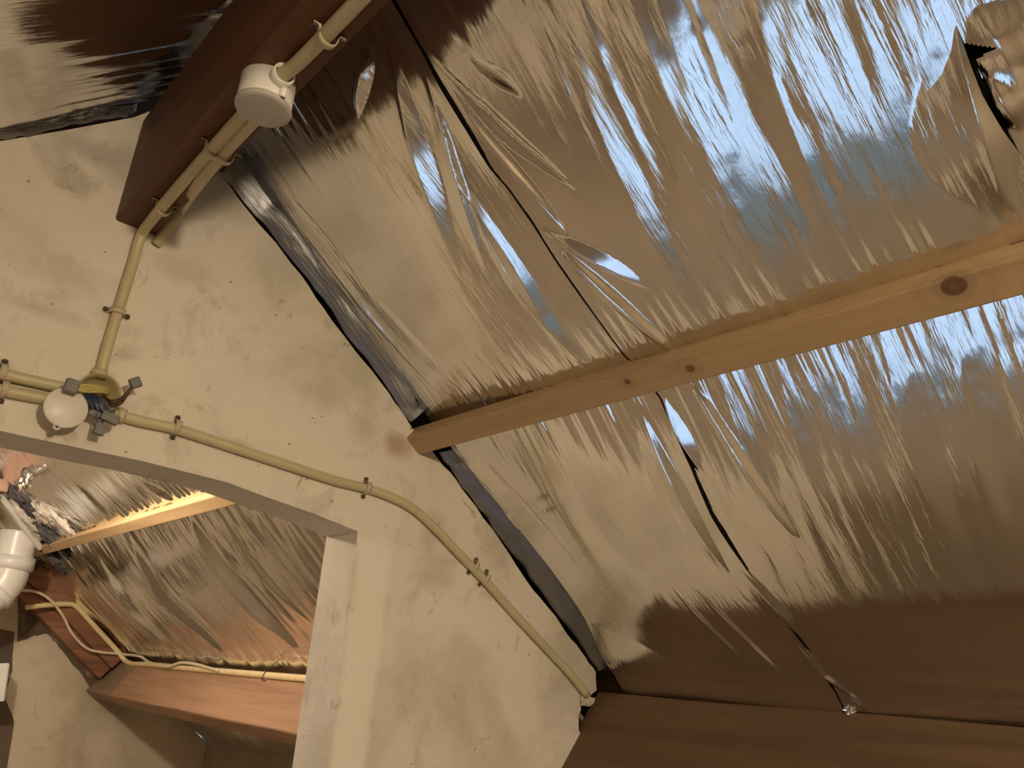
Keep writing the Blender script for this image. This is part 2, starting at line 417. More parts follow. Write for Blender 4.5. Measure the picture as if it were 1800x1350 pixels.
gb.inputs['Emission Color'].default_value = (*SKY_GLASS, 1); gb.inputs['Emission Strength'].default_value = SKY_GLASS_STRENGTH
win = quad_box('window_1', (XL - .06, WY0, WZ0), (XL - .05, WY1, WZ1), gm)
fr = []
for (a, b, c, d_) in ((WY0, WY1, WZ0, WZ0 + .045), (WY0, WY1, WZ1 - .045, WZ1), (WY0, WY0 + .045, WZ0, WZ1), (WY1 - .045, WY1, WZ0, WZ1), *[(y - .013, y + .013, WZ0, WZ1) for y in (.94, 1.46, 1.98)], *[(WY0, WY1, z, z + .03) for z in (-.72, -1.3, -1.88, -2.46)]):
    fr.append(box_geo((XL - .03, (a + b) / 2, (c + d_) / 2), (.02, 0, 0), (0, (b - a) / 2, 0), (0, 0, (d_ - c) / 2)))
mesh_obj('window_frame', *join_geo(fr), M['white_paint'], parent=win)

def dense(P, n, j):
    res = []
    for a, b in zip(P[:-1], P[1:]):
        for k in range(n):
            f = k / n; res.append((a[0] + (b[0] - a[0]) * f + random.uniform(-j, j), a[1] + (b[1] - a[1]) * f + random.uniform(-j, j)))
    res.append(P[-1]); return res
# gable-shaped walls: ngon outline in (x, z) extruded along y
def gable(name, outline, y0, y1, mat):
    n = len(outline); V = [(x, y0, z) for x, z in outline] + [(x, y1, z) for x, z in outline]
    tri = tessellate_polygon([[Vector((x, z, 0)) for x, z in outline]])
    Fc = [tuple(t) for t in tri] + [tuple(i + n for i in t[::-1]) for t in tri]
    Fc += [(i, (i + 1) % n, (i + 1) % n + n, i + n) for i in range(n)]
    return tag(mesh_obj(name, V, Fc, mat), kind='structure')
full = [(XL, 0), (XL, ZL - .01), (AP[0], AP[2] + .01), (XR, ZR - .01), (XR, 0)]
gable('wall_far', full, YF, YF + .08, M['plaster_far'])
# dark uneven-edged patches on the far gable, beside the rafter and along the left edge
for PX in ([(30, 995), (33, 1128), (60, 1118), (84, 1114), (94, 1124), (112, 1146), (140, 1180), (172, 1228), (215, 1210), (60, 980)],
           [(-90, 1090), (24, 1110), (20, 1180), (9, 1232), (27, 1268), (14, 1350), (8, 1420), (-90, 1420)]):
    gable('wall_far', dense([(at(x, y, YF - .006)[0], at(x, y, YF - .006)[2]) for x, y in PX], 3, .006), YF - .006, YF, M['dark_patch'])
gable('wall_rear', full, -4.6, -4.5, M['plaster_rear'])
# partition wall with the arched opening
edge = [(384, 297), (430, 362), (468, 408), (512, 462), (556, 524), (600, 582), (640, 634), (684, 690), (718, 742), (742, 770), (780, 818),
        (812, 858), (850, 910), (894, 974), (938, 1036), (975, 1084), (1004, 1122), (1030, 1158), (1047, 1182), (1049, 1213)]
out = []
E_R = [(wall(*p)[0], wall(*p)[2]) for p in edge]
rgh = [(wall(*p)[0], wall(*p)[2]) for p in [(1036, 1222), (1022, 1240), (1016, 1268), (1020, 1290), (1004, 1326), (996, 1356)]]
lft = [(wall(*p)[0], wall(*p)[2]) for p in [(-120, 268), (0, 248), (120, 228), (236, 206), (262, 196)]]
arch_px = [(0, 764), (67, 774), (156, 791), (244, 809), (333, 831), (400, 848), (464, 872), (549, 902), (629, 934)]
AR = [(wall(*p)[0], wall(*p)[2]) for p in arch_px]
XJ = AR[-1][0]; XC = .28                      # opening is symmetric about XC
AR_L = [(2 * XC - x, z) for x, z in AR if x > XC + .02]
AR_L = [(x, z - .0) for x, z in AR_L][::-1]
top = [(AP[0] - .03, AP[2] - .03), (AP[0] + .03, AP[2] - .04)]
outline = [(XL, 0), (XL, ZL - .02)] + lft + top + dense(E_R, 3, .0025) + [(1.60, 1.20), (XR, ZR - .02), (XR, 0), (XJ, 0)]
# rough plaster broken away beside the purlin
k = outline.index((1.60, 1.20)); outline = outline[:k] + dense(rgh, 3, .003) + outline[k:]
arch_loop = [p for p in AR if p[0] > XC + .0]
outline += [(XJ, 1.0)] + arch_loop[::-1] + [(2 * XC - x, z) for x, z in arch_loop] + [(2 * XC - XJ, 0)]
gable('wall_front', outline, YW, YW + TW, M['plaster'])

# ---------------------------------------------------------------- beams
def beam(name, prof, y0, y1, mat, label, cat, bev=.006, ny=14, wob=.0015):
    V, Fc = prism_geo(prof, y0, y1, ny, wob)
    o = mesh_obj(name, V, Fc, mat); soften(o, bev); return tag(o, label, cat)
RB = dict(x0=.270, x1=.346, z0=2.257)
ridge = beam('ridge_beam', [(RB['x0'], RB['z0']), (RB['x1'], RB['z0']), (RB['x1'], 2.49), (RB['x0'], 2.49)], -4.4, YW + .03, M['red_wood'],
             'dark red-brown ridge beam along the top of the roof', 'beam')
def off(p, a, b):            # a along the slope, b along the normal (xz)
    return (p[0] + a * DS[0] + b * NR[0], p[1] + a * DS[2] + b * NR[2])
p0 = (1.662, 1.487); PR = [p0, off(p0, 0, .235), off(p0, .085, .235), off(p0, .085, 0)]
beam('purlin', PR, -4.4, YW + .02, M['brown_wood'], 'broad brown purlin at the bottom right under the large foil slope', 'beam', .008, 16, .002)
p1 = (1.668, 1.4375); PB = [p1, off(p1, 0, .222), off(p1, .085, .222), off(p1, .085, 0)]
beam('purlin', PB, YW + TW - .03, YF + .02, M['purlin_wood'], 'reddish purlin with a water-stained end seen through the arch', 'beam', .008, 16, .002)

# pine battens across the foil
SB = st(1400, 565)[0]
hb = .003; tb = .044; wb = .050
c0 = (AP[0] + DS[0] * (.853) , AP[2] + DS[2] * (.853))
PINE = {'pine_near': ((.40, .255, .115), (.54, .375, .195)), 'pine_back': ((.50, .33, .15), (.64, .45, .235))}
def batten(prof_s, y0, y1, label, knots, mname):
    p = (AP[0] + DS[0] * prof_s, AP[2] + DS[2] * prof_s)
    prof = [off(p, -wb / 2, hb), off(p, wb / 2, hb), off(p, wb / 2, hb + tb), off(p, -wb / 2, hb + tb)]
    m = mat_wood(mname, *PINE[mname], .55, knots, cracks=False)
    return beam('pine_batten', prof, y0, y1, m, label, 'batten', .003, 10, .0006)
_wp = wall(727, 783); SB = float(np.dot(_wp - AP, DS))
def on_batten(px, py):
    r = ray(px, py); q = AP + NR * (hb + tb); k = np.dot(q - CAM, NR) / np.dot(r, NR); return tuple(CAM + k * r)
kn = [(on_batten(1677, 503), .0125, 1.0), (on_batten(1213, 648), .0062, .9), (on_batten(1103, 671), .0048, 1.0), (on_batten(1178, 640), .016, .12)]
batten(SB, -4.4, YW + .012, 'pale pine batten crossing the large foil slope with a big knot', kn, 'pine_near')
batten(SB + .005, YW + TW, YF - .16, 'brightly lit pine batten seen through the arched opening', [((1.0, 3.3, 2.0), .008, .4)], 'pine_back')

# rafter against the far gable
def in_rafter(s, h): return (AP[0] + DS[0] * s + NR[0] * h, AP[2] + DS[2] * s + NR[2] * h)
YRF = YF - .15
raf = empty('rafter', (1.3, YRF, 1.8), 'red-brown double rafter against the far gable behind the arch', 'rafter')
for (nm, h0, h1, ya, yb) in (('rafter_board', .02, .125, YRF, YF), ('rafter_board', .125, .205, YRF + .03, YF)):
    pf = [in_rafter(.98, h0), in_rafter(1.72, h0), in_rafter(1.72, h1), in_rafter(.98, h1)]
    V, Fc = prism_geo(pf, ya, yb, 3, .002); o = mesh_obj(nm, V, Fc, M['rafter_wood'], (1.3, YRF, 1.8), raf); soften(o, .006)

# ---------------------------------------------------------------- foil
def interp_seam(px, ext0=None, ext1=None):
    Q = np.array([st(*p) for p in px]); Q = Q[np.argsort(Q[:, 0])]
    k0 = (Q[1, 1] - Q[0, 1]) / (Q[1, 0] - Q[0, 0]); k1 = (Q[-1, 1] - Q[-2, 1]) / (Q[-1, 0] - Q[-2, 0])
    def f(s):
        s = np.asarray(s, float); r = np.interp(s, Q[:, 0], Q[:, 1])
        r = np.where(s < Q[0, 0], Q[0, 1] + k0 * .3 * (s - Q[0, 0]), r); r = np.where(s > Q[-1, 0], Q[-1, 1] + k1 * .3 * (s - Q[-1, 0]), r); return r
    return f
seam1 = interp_seam([(702, 0), (760, 90), (787, 137), (840, 220), (877, 283), (910, 323), (950, 383), (987, 447), (1030, 515), (1098, 620), (1165, 695), (1225, 800), (1265, 880), (1345, 1005), (1385, 1065), (1440, 1150), (1500, 1245)])
seam2 = interp_seam([(1675, 0), (1710, 93), (1733, 150), (1767, 213), (1800, 267), (1850, 380)])
S_B = SB; S_P = float(np.dot(np.array([1.70, 0, 1.49]) - AP, DS))
H_EDGE = -.024; SAG = .026; SAG_LOW = .042; S_P0 = float(np.dot(np.array([p0[0], 0, p0[1]]) - AP, DS)); H_P = float(np.dot(np.array([p0[0], 0, p0[1]]) - AP, NR)) - .003; S_P = S_P0 - .05
def sag(S, k=1.0):
    a = bumpw(S, .02, S_B); b = bumpw(S, S_B, S_P); c = bumpw(S, S_P, S_EAVE)
    return k * (SAG * a + SAG_LOW * b + .02 * c) + H_P * sstep(S, S_P0 - .22, S_P0 - .01) * (1 - sstep(S, S_P0 + .1, S_P0 + .3))
def crinkle(S, T, seed, amp=1.0):
    sl = T - .10 * S                                    # wrinkles lean a little
    w = .0010 * vnoise(S * 3.0 + 5, sl * 26, seed) + .00055 * vnoise(S * 6 + 2, sl * 62, seed + 1) + .00016 * vnoise(S * 14, sl * 150, seed + 2)
    env = .45 + .55 * sstep(vnoise(S * 1.7 + 9, T * 2.3, seed + 3), -.3, .5)
    big = .010 * vnoise(S * 1.3 + 3, T * 3.1 + 1, 25)
    return amp * env * w + big
def gather(S, T, s0, w, n_per_m, amp, seed):            # short pleats where the sheet is clamped
    e = np.exp(-((S - s0) / w) ** 2); return amp * e * vnoise(S * 1.5, T * n_per_m, seed)
NEAR_A = [  # points through each fold (pixels of the photograph), half width, height, kind
    ([(690, 60), (735, 225), (775, 340), (822, 480)], .015, .0140, 'toward'),
    ([(760, 120), (790, 200), (830, 330), (870, 470)], .013, .0080, 'away'),
    ([(815, 290), (880, 410), (960, 550), (1045, 655)], .013, .0125, 'toward'),
    ([(835, 330), (905, 450), (985, 600)], .012, .006, 'away'),
    ([(650, 70), (645, 130), (640, 200)], .011, .0100, 'toward'),
    ([(520, 410), (640, 560), (760, 700)], .012, .004, 'cos'),
    ([(560, 430), (700, 580), (830, 720)], .016, .004, 'away'),
    ([(500, 350), (560, 420), (640, 520)], .012, -.004, 'cos'),
    ([(790, 800), (880, 900), (1000, 1090)], .014, .004, 'cos'),
    ([(830, 800), (930, 900), (1030, 1000)], .012, -.003, 'cos'),
    ([(1120, 700), (1180, 800), (1260, 930), (1300, 990)], .020, .012, 'away'),
    ([(1190, 1000), (1260, 1090), (1350, 1190)], .012, .004, 'cos'),
    ([(1230, 1000), (1330, 1120), (1430, 1220)], .012, .005, 'cos'),
]
NEAR_B = [
    ([(800, 130), (860, 215), (960, 330), (1020, 410)], .012, -.008, 'cos'),
    ([(770, 90), (830, 150), (920, 235), (1040, 330)], .020, -.007, 'cos'),
    ([(840, 90), (900, 130), (940, 160)], .016, -.006, 'cos'),
    ([(1000, 430), (1060, 490), (1120, 550), (1185, 614)], .020, .0120, 'cos', .6),
    ([(960, 390), (1060, 450), (1150, 500)], .010, .0090, 'toward'),
    ([(1220, 668), (1270, 730), (1330, 810), (1412, 915)], .017, .0105, 'cos', .6),
    ([(1165, 690), (1190, 735), (1245, 815)], .010, .0090, 'toward'),
    ([(1280, 930), (1360, 1030), (1450, 1140)], .020, .006, 'away'),
    ([(1380, 1080), (1450, 1170), (1560, 1250)], .014, .007, 'tri'),
    ([(1680, 20), (1700, 100), (1740, 240), (1775, 380)], .030, .018, 'away'),
]
def hole_tri(px):
    Q = np.array([st(*p) for p in px])
    def f(s, t):
        sg = []
        for a, b in ((0, 1), (1, 2), (2, 0)):
            sg.append((Q[b, 0] - Q[a, 0]) * (t - Q[a, 1]) - (Q[b, 1] - Q[a, 1]) * (s - Q[a, 0]))
        sg = np.array(sg); return np.all(sg > 0, 0) | np.all(sg < 0, 0)
    return f
def grid_s(n0, s0=.02, s1=S_EAVE - .02):
    vis = np.linspace(s0, 1.78, n0); return np.concatenate([vis, np.linspace(1.80, s1, 24)])
def h_common(S, T, seed, k=1.0, amp=1.0):
    return sag(S, k) + crinkle(S, T, seed, amp) + gather(S, T, S_B - .02, .10, 95, .0016, 28) + gather(S, T, S_B + .04, .10, 95, .0016, 29) + gather(S, T, .12, .18, 60, .003, 30)
def streaks(S, T, seed):                                # loose pleats running down the slope, with small crumples in them
    wv = T - .12 * S + .02 * vnoise(S * 2.0, T * 3.0, seed)
    r1 = np.abs(vnoise(S * 1.5 + 1, wv * 13, seed + 1)); r2 = np.abs(vnoise(S * 2.6 + 4, wv * 29, seed + 2)); r3 = vnoise(S * 7, wv * 55, seed + 3)
    cr = vnoise(S * 30, T * 46, seed + 4) * .00042 + np.abs(vnoise(S * 16, T * 26, seed + 5)) * .0008
    return -.0105 * r1 - .0032 * r2 + .0006 * r3 + cr
def hA(S, T, a):
    wallk = sstep(YW - .04 - T, 0, .35)
    pk = sstep(S, S_P0 - .30, S_P0 - .06)
    h = h_common(S, T, 21, 1.0, .8) * np.maximum(.25 + .75 * wallk, pk)
    h += H_EDGE * (1 - sstep(YW - .02 - T, .03, .40)) * (1 - pk)
    for f in NEAR_A: h += fold(S, T, *f)
    d = T - seam1(S)                                   # lip along the seam
    h += .16 * np.clip(.030 - d, 0, 1) * np.clip(.3 + 1.0 * vnoise(S * 6, T * 0, 31), .0, 1.4) + .001
    return h
def hB(S, T, a):
    h = h_common(S, T, 51, 1.0, .8)
    kx = sstep(.95 - T, 0, .45)
    k2 = np.maximum(.85 * np.exp(-((S - .48) / .20) ** 2), .60 * np.exp(-((S - (S_B + .13)) / .15) ** 2))
    h += kx * (.12 + k2) * streaks(S, T, 151)
    for f in NEAR_B: h += fold(S, T, *f)
    d = seam1(S) - T
    h = np.where(d < .06, h - .0015 * sstep(.06 - d, 0, .06), h)
    d2 = T - seam2(S); h += .12 * np.clip(.030 - d2, 0, 1) + .001
    return h
def hC(S, T, a):
    h = h_common(S, T, 81, 1.0, 1.0) + .004 + .8 * streaks(S, T, 171)
    for f in [([(1720, 0), (1760, 60), (1800, 140)], .03, .012, 'toward'), ([(1740, 110), (1770, 170), (1800, 220)], .022, .012, 'toward')]: h += fold(S, T, *f)
    return h - .003 * (1 - sstep(seam2(S) - T, .0, .15))
const = lambda v: (lambda s: np.full_like(np.asarray(s, float), v))
FLAP1 = [((388, 306), (410, 285)), ((432, 358), (462, 340)), ((478, 412), (512, 388)), ((524, 470), (556, 450)), ((566, 522), (592, 502)), ((606, 584), (634, 558)), ((652, 642), (682, 622)), ((692, 700), (722, 684)), ((722, 742), (744, 722))]
FLAP2 = [((772, 794), (796, 788)), ((800, 838), (836, 828)), ((838, 888), (878, 880)), ((884, 950), (924, 934)), ((930, 1012), (970, 992)), ((975, 1074), (1010, 1050)), ((1020, 1134), (1052, 1110)), ((1052, 1180), (1084, 1156))]
_fe = np.array([st_h(*i_, H_EDGE) for o_, i_ in FLAP1 + FLAP2])
def flap_edge(s): return np.minimum(np.interp(s, _fe[:, 0], _fe[:, 1]), YW - .02)
print('flap', _fe.round(3).tolist())
FA = sheet('foil_sheet', AP, DS, NR, grid_s(430), flap_edge, seam1, 330, hA, M['foil_a'])
tag(FA, 'crinkled silver foil sheet nearest the plaster wall above the batten end', 'foil sheet', None)
FB = sheet('foil_sheet', AP, DS, NR, grid_s(430), lambda s: seam1(s) + .05, seam2, 400, hB, M['foil_b'])
tag(FB, 'wide silver foil sheet in the middle of the slope with bluish streaks', 'foil sheet')
FC = sheet('foil_sheet', AP, DS, NR, grid_s(700), lambda s: seam2(s) + .05, const(-.55), 420, hC, M['foil_c'], hole_tri([(1694, 64), (1764, 68), (1713, 94)]))
tag(FC, 'foil sheet at the upper right edge with a small dark tear', 'foil sheet')
o = sheet('foil_sheet', AP, DS, NR, grid_s(90), const(-.545), const(-4.4), 260, hC, M['foil_c']); tag(o, 'foil sheet of the large slope behind the camera', 'foil sheet')
# turned-down edge along the wall, part of the first sheet
def flap(px_pairs, parent, seed, mat):
    V = []; Fc = []; uvs = []
    P = catmull([np.array([*o_, *i_]) for o_, i_ in px_pairs], 14); n = len(P); m = 8
    for i, q in enumerate(P):
        a = wall(q[0], q[1], .004); b_st = st_h(q[2], q[3], H_EDGE); b = slope(b_st[0], min(b_st[1], YW - .02) - .003, H_EDGE + .003)
        for k in range(m):
            u = k / (m - 1); p = a * (1 - u) + b * u + NR * (.006 * math.sin(math.pi * u) + .003 * float(vnoise(np.array([i * .21]), np.array([u * 2.0]), seed)[0]))
            V.append(p); uvs.append((b_st[0], u * .05))
    for i in range(n - 1):
        for k in range(m - 1): Fc.append((i * m + k, i * m + k + 1, (i + 1) * m + k + 1, (i + 1) * m + k))
    o = mesh_obj('edge_flap', V, Fc, mat, parent=parent, smooth=True)
    uvl = o.data.uv_layers.new(name='UVMap')
    for l in o.data.loops: uvl.data[l.index].uv = uvs[l.vertex_index]
    return o
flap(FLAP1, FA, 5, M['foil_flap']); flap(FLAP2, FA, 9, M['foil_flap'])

# left slope
def stl_h(px, py, h):
    r = ray(px, py); k = np.dot(AP + h * NL - CAM, NL) / np.dot(r, NL); q = CAM + k * r
    return np.array([np.dot(q - AP, DL), q[1]])
_lq = [stl_h(x, y, -.02) for x, y in ((-160, 228), (0, 214), (70, 207), (140, 195), (190, 186), (240, 184))]
_lo = np.array(sorted([(q[0], min(q[1], YW - .01)) for q in _lq]))
def left_edge(s_): return np.interp(s_, _lo[:, 0], _lo[:, 1])
def hL(S, T, a):
    return np.where(T < YW, -.02 * (1 - sstep(YW - .02 - T, .03, .35)), 0) + .015 * bumpw(S, .02, 1.0) + crinkle(S, T, 131, .9) + gather(S, T, .12, .2, 60, .003, 133)
FL = sheet('foil_sheet', AP, DL, NL, np.linspace(.02, 1.76, 240), left_edge, const(-4.4), 560, hL, M['foil_c'])
tag(FL, 'foil sheet at the upper left beyond the ridge beam', 'foil sheet')
V = []; uvs = []
LP = catmull([np.array(q) for q in [(-160, 250, -160, 228), (0, 243, 0, 214), (70, 233, 70, 207), (140, 220, 140, 195), (190, 212, 190, 186), (232, 205, 240, 184)]], 12)
for i, q in enumerate(LP):
    a = wall(q[0], q[1], .004); r = ray(q[2], q[3]); k = np.dot(AP - .02 * NL - CAM, NL) / np.dot(r, NL); b = CAM + k * r; b[1] = min(b[1], YW - .01) - .003; b = b + NL * .003
    for kk in range(6):
        u = kk / 5; V.append(a * (1 - u) + b * u + NL * (.004 * math.sin(math.pi * u) + .004 * float(vnoise(np.array([i * .3]), np.array([u * 2.]), 77)[0]))); uvs.append((i * .02, u * .05))
Fc = [(i * 6 + k, i * 6 + k + 1, (i + 1) * 6 + k + 1, (i + 1) * 6 + k) for i in range(len(LP) - 1) for k in range(5)]
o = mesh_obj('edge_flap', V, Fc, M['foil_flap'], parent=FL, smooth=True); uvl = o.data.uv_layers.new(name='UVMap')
for l in o.data.loops: uvl.data[l.index].uv = uvs[l.vertex_index]

# foil in the room behind the arch
BACK = [([(335, 905), (400, 990), (455, 1060), (540, 1150)], .030, .036, 'toward', .8), ([(232, 940), (300, 1040), (350, 1090), (410, 1150)], .028, .034, 'toward', .8),
        ([(160, 960), (230, 1050), (330, 1160)], .06, .022, 'toward'), ([(395, 905), (470, 1000), (560, 1100)], .05, .012, 'cos'), ([(450, 890), (520, 985), (580, 1060)], .04, .014, 'tri'),
        ([(110, 815), (160, 860), (215, 930)], .04, .014, 'tri'), ([(240, 835), (290, 868), (318, 890)], .05, .018, 'cos'), ([(40, 850), (120, 900), (200, 940)], .05, .012, 'toward')]
def mk_back(seed, seamhi):
    def h(S, T, a):
        r = sag(S, .8) + crinkle(S, T * .6, seed, 2.2) + gather(S, T, S_B - .02, .12, 40, .004, seed + 5) + gather(S, T, S_B + .05, .14, 40, .005, seed + 6)
        for f in BACK: r += fold(S, T, *f)
        return r
    return h
tb1 = lambda s: 2.78 + .0 * np.asarray(s, float); tb2 = lambda s: 3.75 + .0 * np.asarray(s, float)
sb_ = np.concatenate([np.linspace(.02, .5, 20), np.linspace(.51, 1.78, 230), np.linspace(1.8, S_EAVE - .02, 90)])
for (ta, tb_, lab, mm, sd) in ((const(YW + TW + .01), const(2.62), 'foil sheet seen in the far room beside the arch jamb', 'foil_a', 211),
                               (const(2.615), const(3.72), 'middle foil sheet of the far room with a deep dark pleat', 'foil_c', 211),
                               (const(3.715), const(YF - .02), 'foil sheet of the far room ending at the rafter', 'foil_b', 211)):
    o = sheet('foil_sheet', AP, DS, NR, sb_, ta, tb_, 200, mk_back(sd, None), M[mm]); tag(o, lab, 'foil sheet')
o = sheet('foil_sheet', AP, DL, NL, np.linspace(.02, 1.76, 60), const(YW + TW + .01), const(YF - .02), 120, hL, M['foil_a'])
tag(o, 'foil sheet on the left slope of the far room', 'foil sheet')

# ---------------------------------------------------------------- conduits
CR = .0098
def under_ridge(px, py, drop):                      # a point below the underside of the ridge beam
    r = ray(px, py); k = (RB['z0'] - drop - CAM[2]) / r[2]; return CAM + k * r
def conduit(pts, label, group=None, r=CR, smooth=8):
    return tag(tube('conduit', catmull(pts, smooth), r, M['conduit'], res=18), label, 'conduit', group)
def line_pts(a, b, n=4): return [np.array(a) + (np.array(b) - np.array(a)) * k / n for k in range(n + 1)]
BC = under_ridge(466, 176, .030)                    # ridge box centre
xa = under_ridge(603, 30, .012)[0]
ua = np.array([under_ridge(500, 128, .012)[0], BC[1] - .03, RB['z0'] - .012])
conduit([(xa + .0, -2.5, RB['z0'] - .012), (xa, -.2, RB['z0'] - .012), (xa, BC[1] - .2, RB['z0'] - .012), ua], 'cream conduit on the ridge beam running up from its round box')
q0 = under_ridge(418, 212, .012); q1 = under_ridge(300, 345, .012)
conduit([(q0[0], BC[1] + .02, RB['z0'] - .012), q0, under_ridge(350, 288, .012), q1, under_ridge(272, 380, .014), wall(253, 405, .030), wall(243, 428, .014), wall(235, 458, .011), wall(222, 500, .011), wall(205, 555, .011), wall(188, 612, .011), wall(177, 655, .011)],
        'cream conduit bending off the ridge beam down the plaster wall')
q0 = under_ridge(444, 214, .012)
conduit([(q0[0], BC[1] + .02, RB['z0'] - .012), q0, under_ridge(390, 273, .012), under_ridge(345, 328, .013), wall(322, 362, .045), wall(300, 395, .026), wall(274, 430, .002)],
        'shorter cream conduit leaving the ridge box and ending in the wall')
conduit([wall(200, 727, .011), wall(250, 741, .011), wall(310, 754, .011), wall(400, 783, .011), wall(500, 816, .011), wall(590, 845, .011), wall(650, 860, .011), wall(695, 877, .011), wall(730, 897, .011), wall(765, 929, .011), wall(800, 966, .011), wall(850, 1018, .011), wall(900, 1074, .011), wall(950, 1128, .011), wall(1000, 1182, .011), wall(1032, 1222, .011)],
        'long cream conduit curving down the wall to the purlin', smooth=5)
conduit([wall(152, 690, .011), wall(110, 681, .011), wall(50, 668, .011), wall(0, 657, .011), wall(-160, 622, .011), wall(-420, 565, .011)], 'upper of two cream conduits at the left edge of the wall')
conduit([wall(150, 712, .011), wall(100, 704, .011), wall(50, 695, .011), wall(0, 685, .011), wall(-160, 652, .011), wall(-420, 598, .011)], 'lower of two cream conduits at the left edge of the wall')

def clip(c, u, n, label, r=CR, pair=False, feet=True, group='conduit saddles'):
    """saddle over a conduit: c on the surface under it, u along it, n off the surface"""
    c = np.array(c, float); u = np.array(u, float); n = np.array(n, float); u = u - np.dot(u, n) * n; u /= np.linalg.norm(u); v = np.cross(n, u)
    R1 = r + .0022; e = empty('conduit_clip', c, label, 'clip', group)
    prof = [(-R1 - .011, .0012), (-R1 - .001, .0012)] + [(R1 * -math.cos(a), .003 + r + R1 * math.sin(a) * 1.0 - .002) for a in np.linspace(0, math.pi, 13)] + [(R1 + .001, .0012), (R1 + .011, .0012)]
    th = .0013; V = []; Fc = []; k = len(prof)
    P2 = np.array(prof); T2 = np.gradient(P2, axis=0); T2 /= np.linalg.norm(T2, axis=1)[:, None]; N2 = np.stack([-T2[:, 1], T2[:, 0]], 1)
    for (sgn, w) in ((0, -.0055), (0, .0055), (1, .0055), (1, -.0055)):
        for i in range(k):
            q = P2[i] + N2[i] * th * sgn; V.append(c + q[0] * v + q[1] * n + w * u)
    for ring in range(4):
        r2 = (ring + 1) % 4
        for i in range(k - 1): Fc.append((ring * k + i, ring * k + i + 1, r2 * k + i + 1, r2 * k + i))
    Fc += [(0, k, 2 * k, 3 * k), (k - 1, 4 * k - 1, 3 * k - 1, 2 * k - 1)]
    mesh_obj('strap', V, Fc, M['strap'], c, e, True)
    for s in (-1, 1):
        q = c + v * s * (R1 + .0075) + n * .0025
        mesh_obj('screw', *lathe_geo(q, n, [(.0046, 0), (.0046, .0015), (.0036, .003), (.0016, .0038), (.0002, .004)], 12), M['screw'], c, e, True)
    return e
NW = (0, -1, 0)
def wd(a, b): return wall(*b) - wall(*a)
clip(wall(204, 551), wd((212, 530), (196, 580)), NW, 'saddle on the upright conduit below the ridge beam')
clip(wall(307, 752), wd((250, 741), (400, 783)), NW, 'saddle on the long conduit just right of the hanging lid')
clip(wall(640, 858), wd((590, 845), (690, 874)), NW, 'saddle on the long conduit before its bend')
clip(wall(829, 995), wd((800, 966), (850, 1018)), NW, 'upper of two close saddles below the conduit bend')
clip(wall(848, 1016), wd((800, 966), (850, 1018)), NW, 'lower of two close saddles below the conduit bend')
clip(wall(3, 656), wd((50, 668), (0, 657)), NW, 'saddle on the upper left conduit at the picture edge')
clip(wall(5, 686), wd((50, 695), (0, 685)), NW, 'saddle on the lower left conduit at the picture edge')
def rclip(px, py, label): c = under_ridge(px, py, .002); clip(c, (0, 1, 0), (0, 0, -1), label)
rclip(578, 55, 'saddle on the ridge conduit above the round box')
rclip(378, 255, 'saddle on the bending ridge conduit below the round box')
rclip(398, 265, 'saddle on the shorter ridge conduit below the round box')
rclip(290, 358, 'saddle at the lower end of the ridge beam')

# ---------------------------------------------------------------- round box under the ridge beam
bx = empty('junction_box', (BC[0], BC[1], RB['z0']), 'cream round junction box under the ridge beam', 'junction box')
ctr = np.array([BC[0], BC[1], RB['z0']]); BR = .037; BH = .044
V, Fc = lathe_geo(ctr, (0, 0, -1), [(BR, .0), (BR, BH - .002), (BR - .001, BH), (BR - .004, BH)], 40)
mesh_obj('box_body', V, Fc, M['white_plastic'], ctr, bx, True)
V, Fc = lathe_geo(ctr, (0, 0, -1), [(BR + .0008, BH - .003), (BR + .0015, BH), (BR + .0008, BH + .0028), (BR - .006, BH + .0042), (.0002, BH + .0048)], 40)
mesh_obj('cap', V, Fc, M['cap_shaded'], ctr, bx, True)['label'] = 'round cap under the box with shade painted into its grey'
def socket(p, d, r=.0135, L=.02):
    p = np.array(p); d = np.array(d, float)
    V, Fc = lathe_geo(p, d, [(r - .0025, 0), (r, 0), (r, L), (r - .0025, L), (r - .0025, 0)], 20); return V, Fc
mesh_obj('socket', *socket((ua[0], BC[1] - BR + .004, RB['z0'] - .014), (0, -1, 0), .0155, .018), M['white_plastic'], ctr, bx, True)
for px, py in ((418, 212), (444, 214)):
    q = under_ridge(px, py, .012); mesh_obj('socket', *socket((q[0], BC[1] + BR - .01, RB['z0'] - .0135), (0, 1, 0), .0125, .012), M['white_plastic'], ctr, bx, True)
lg = ctr + np.array([BR * .25, -BR * .98, -BH + .012])
mesh_obj('screw_lug', *lathe_geo(lg, (0, 0, -1), [(.0058, -.012), (.0058, .008), (.0045, .0095), (.0003, .0098)], 14), M['white_plastic'], ctr, bx, True)
mesh_obj('screw', *lathe_geo(lg + np.array([0, 0, -.0095]), (0, 0, -1), [(.0034, 0), (.0034, .0016), (.0004, .0022)], 12), M['screw'], ctr, bx, True)

# ---------------------------------------------------------------- open box on the wall, hanging lid, connectors
bc = wall(166, 697); b2 = empty('junction_box', bc, 'open round junction box on the wall with loose wires', 'junction box')
BR2 = .036; D2 = .030
mesh_obj('box_body', *lathe_geo(bc, NW, [(BR2, 0), (BR2, D2), (BR2 - .0035, D2), (BR2 - .0035, .004), (.0003, .004)], 40), M['box_inner'], bc, b2, True)
for (p, q) in (((172, 664), (180, 640)), ((205, 728), (230, 735)), ((140, 688), (110, 681)), ((138, 712), (100, 704))):
    a = wall(*p, .012); d = wall(*q, .012) - a; mesh_obj('socket', *socket(a, d / np.linalg.norm(d), .0130, .014), M['conduit'], bc, b2, True)
lc = wall(116, 717, .050)

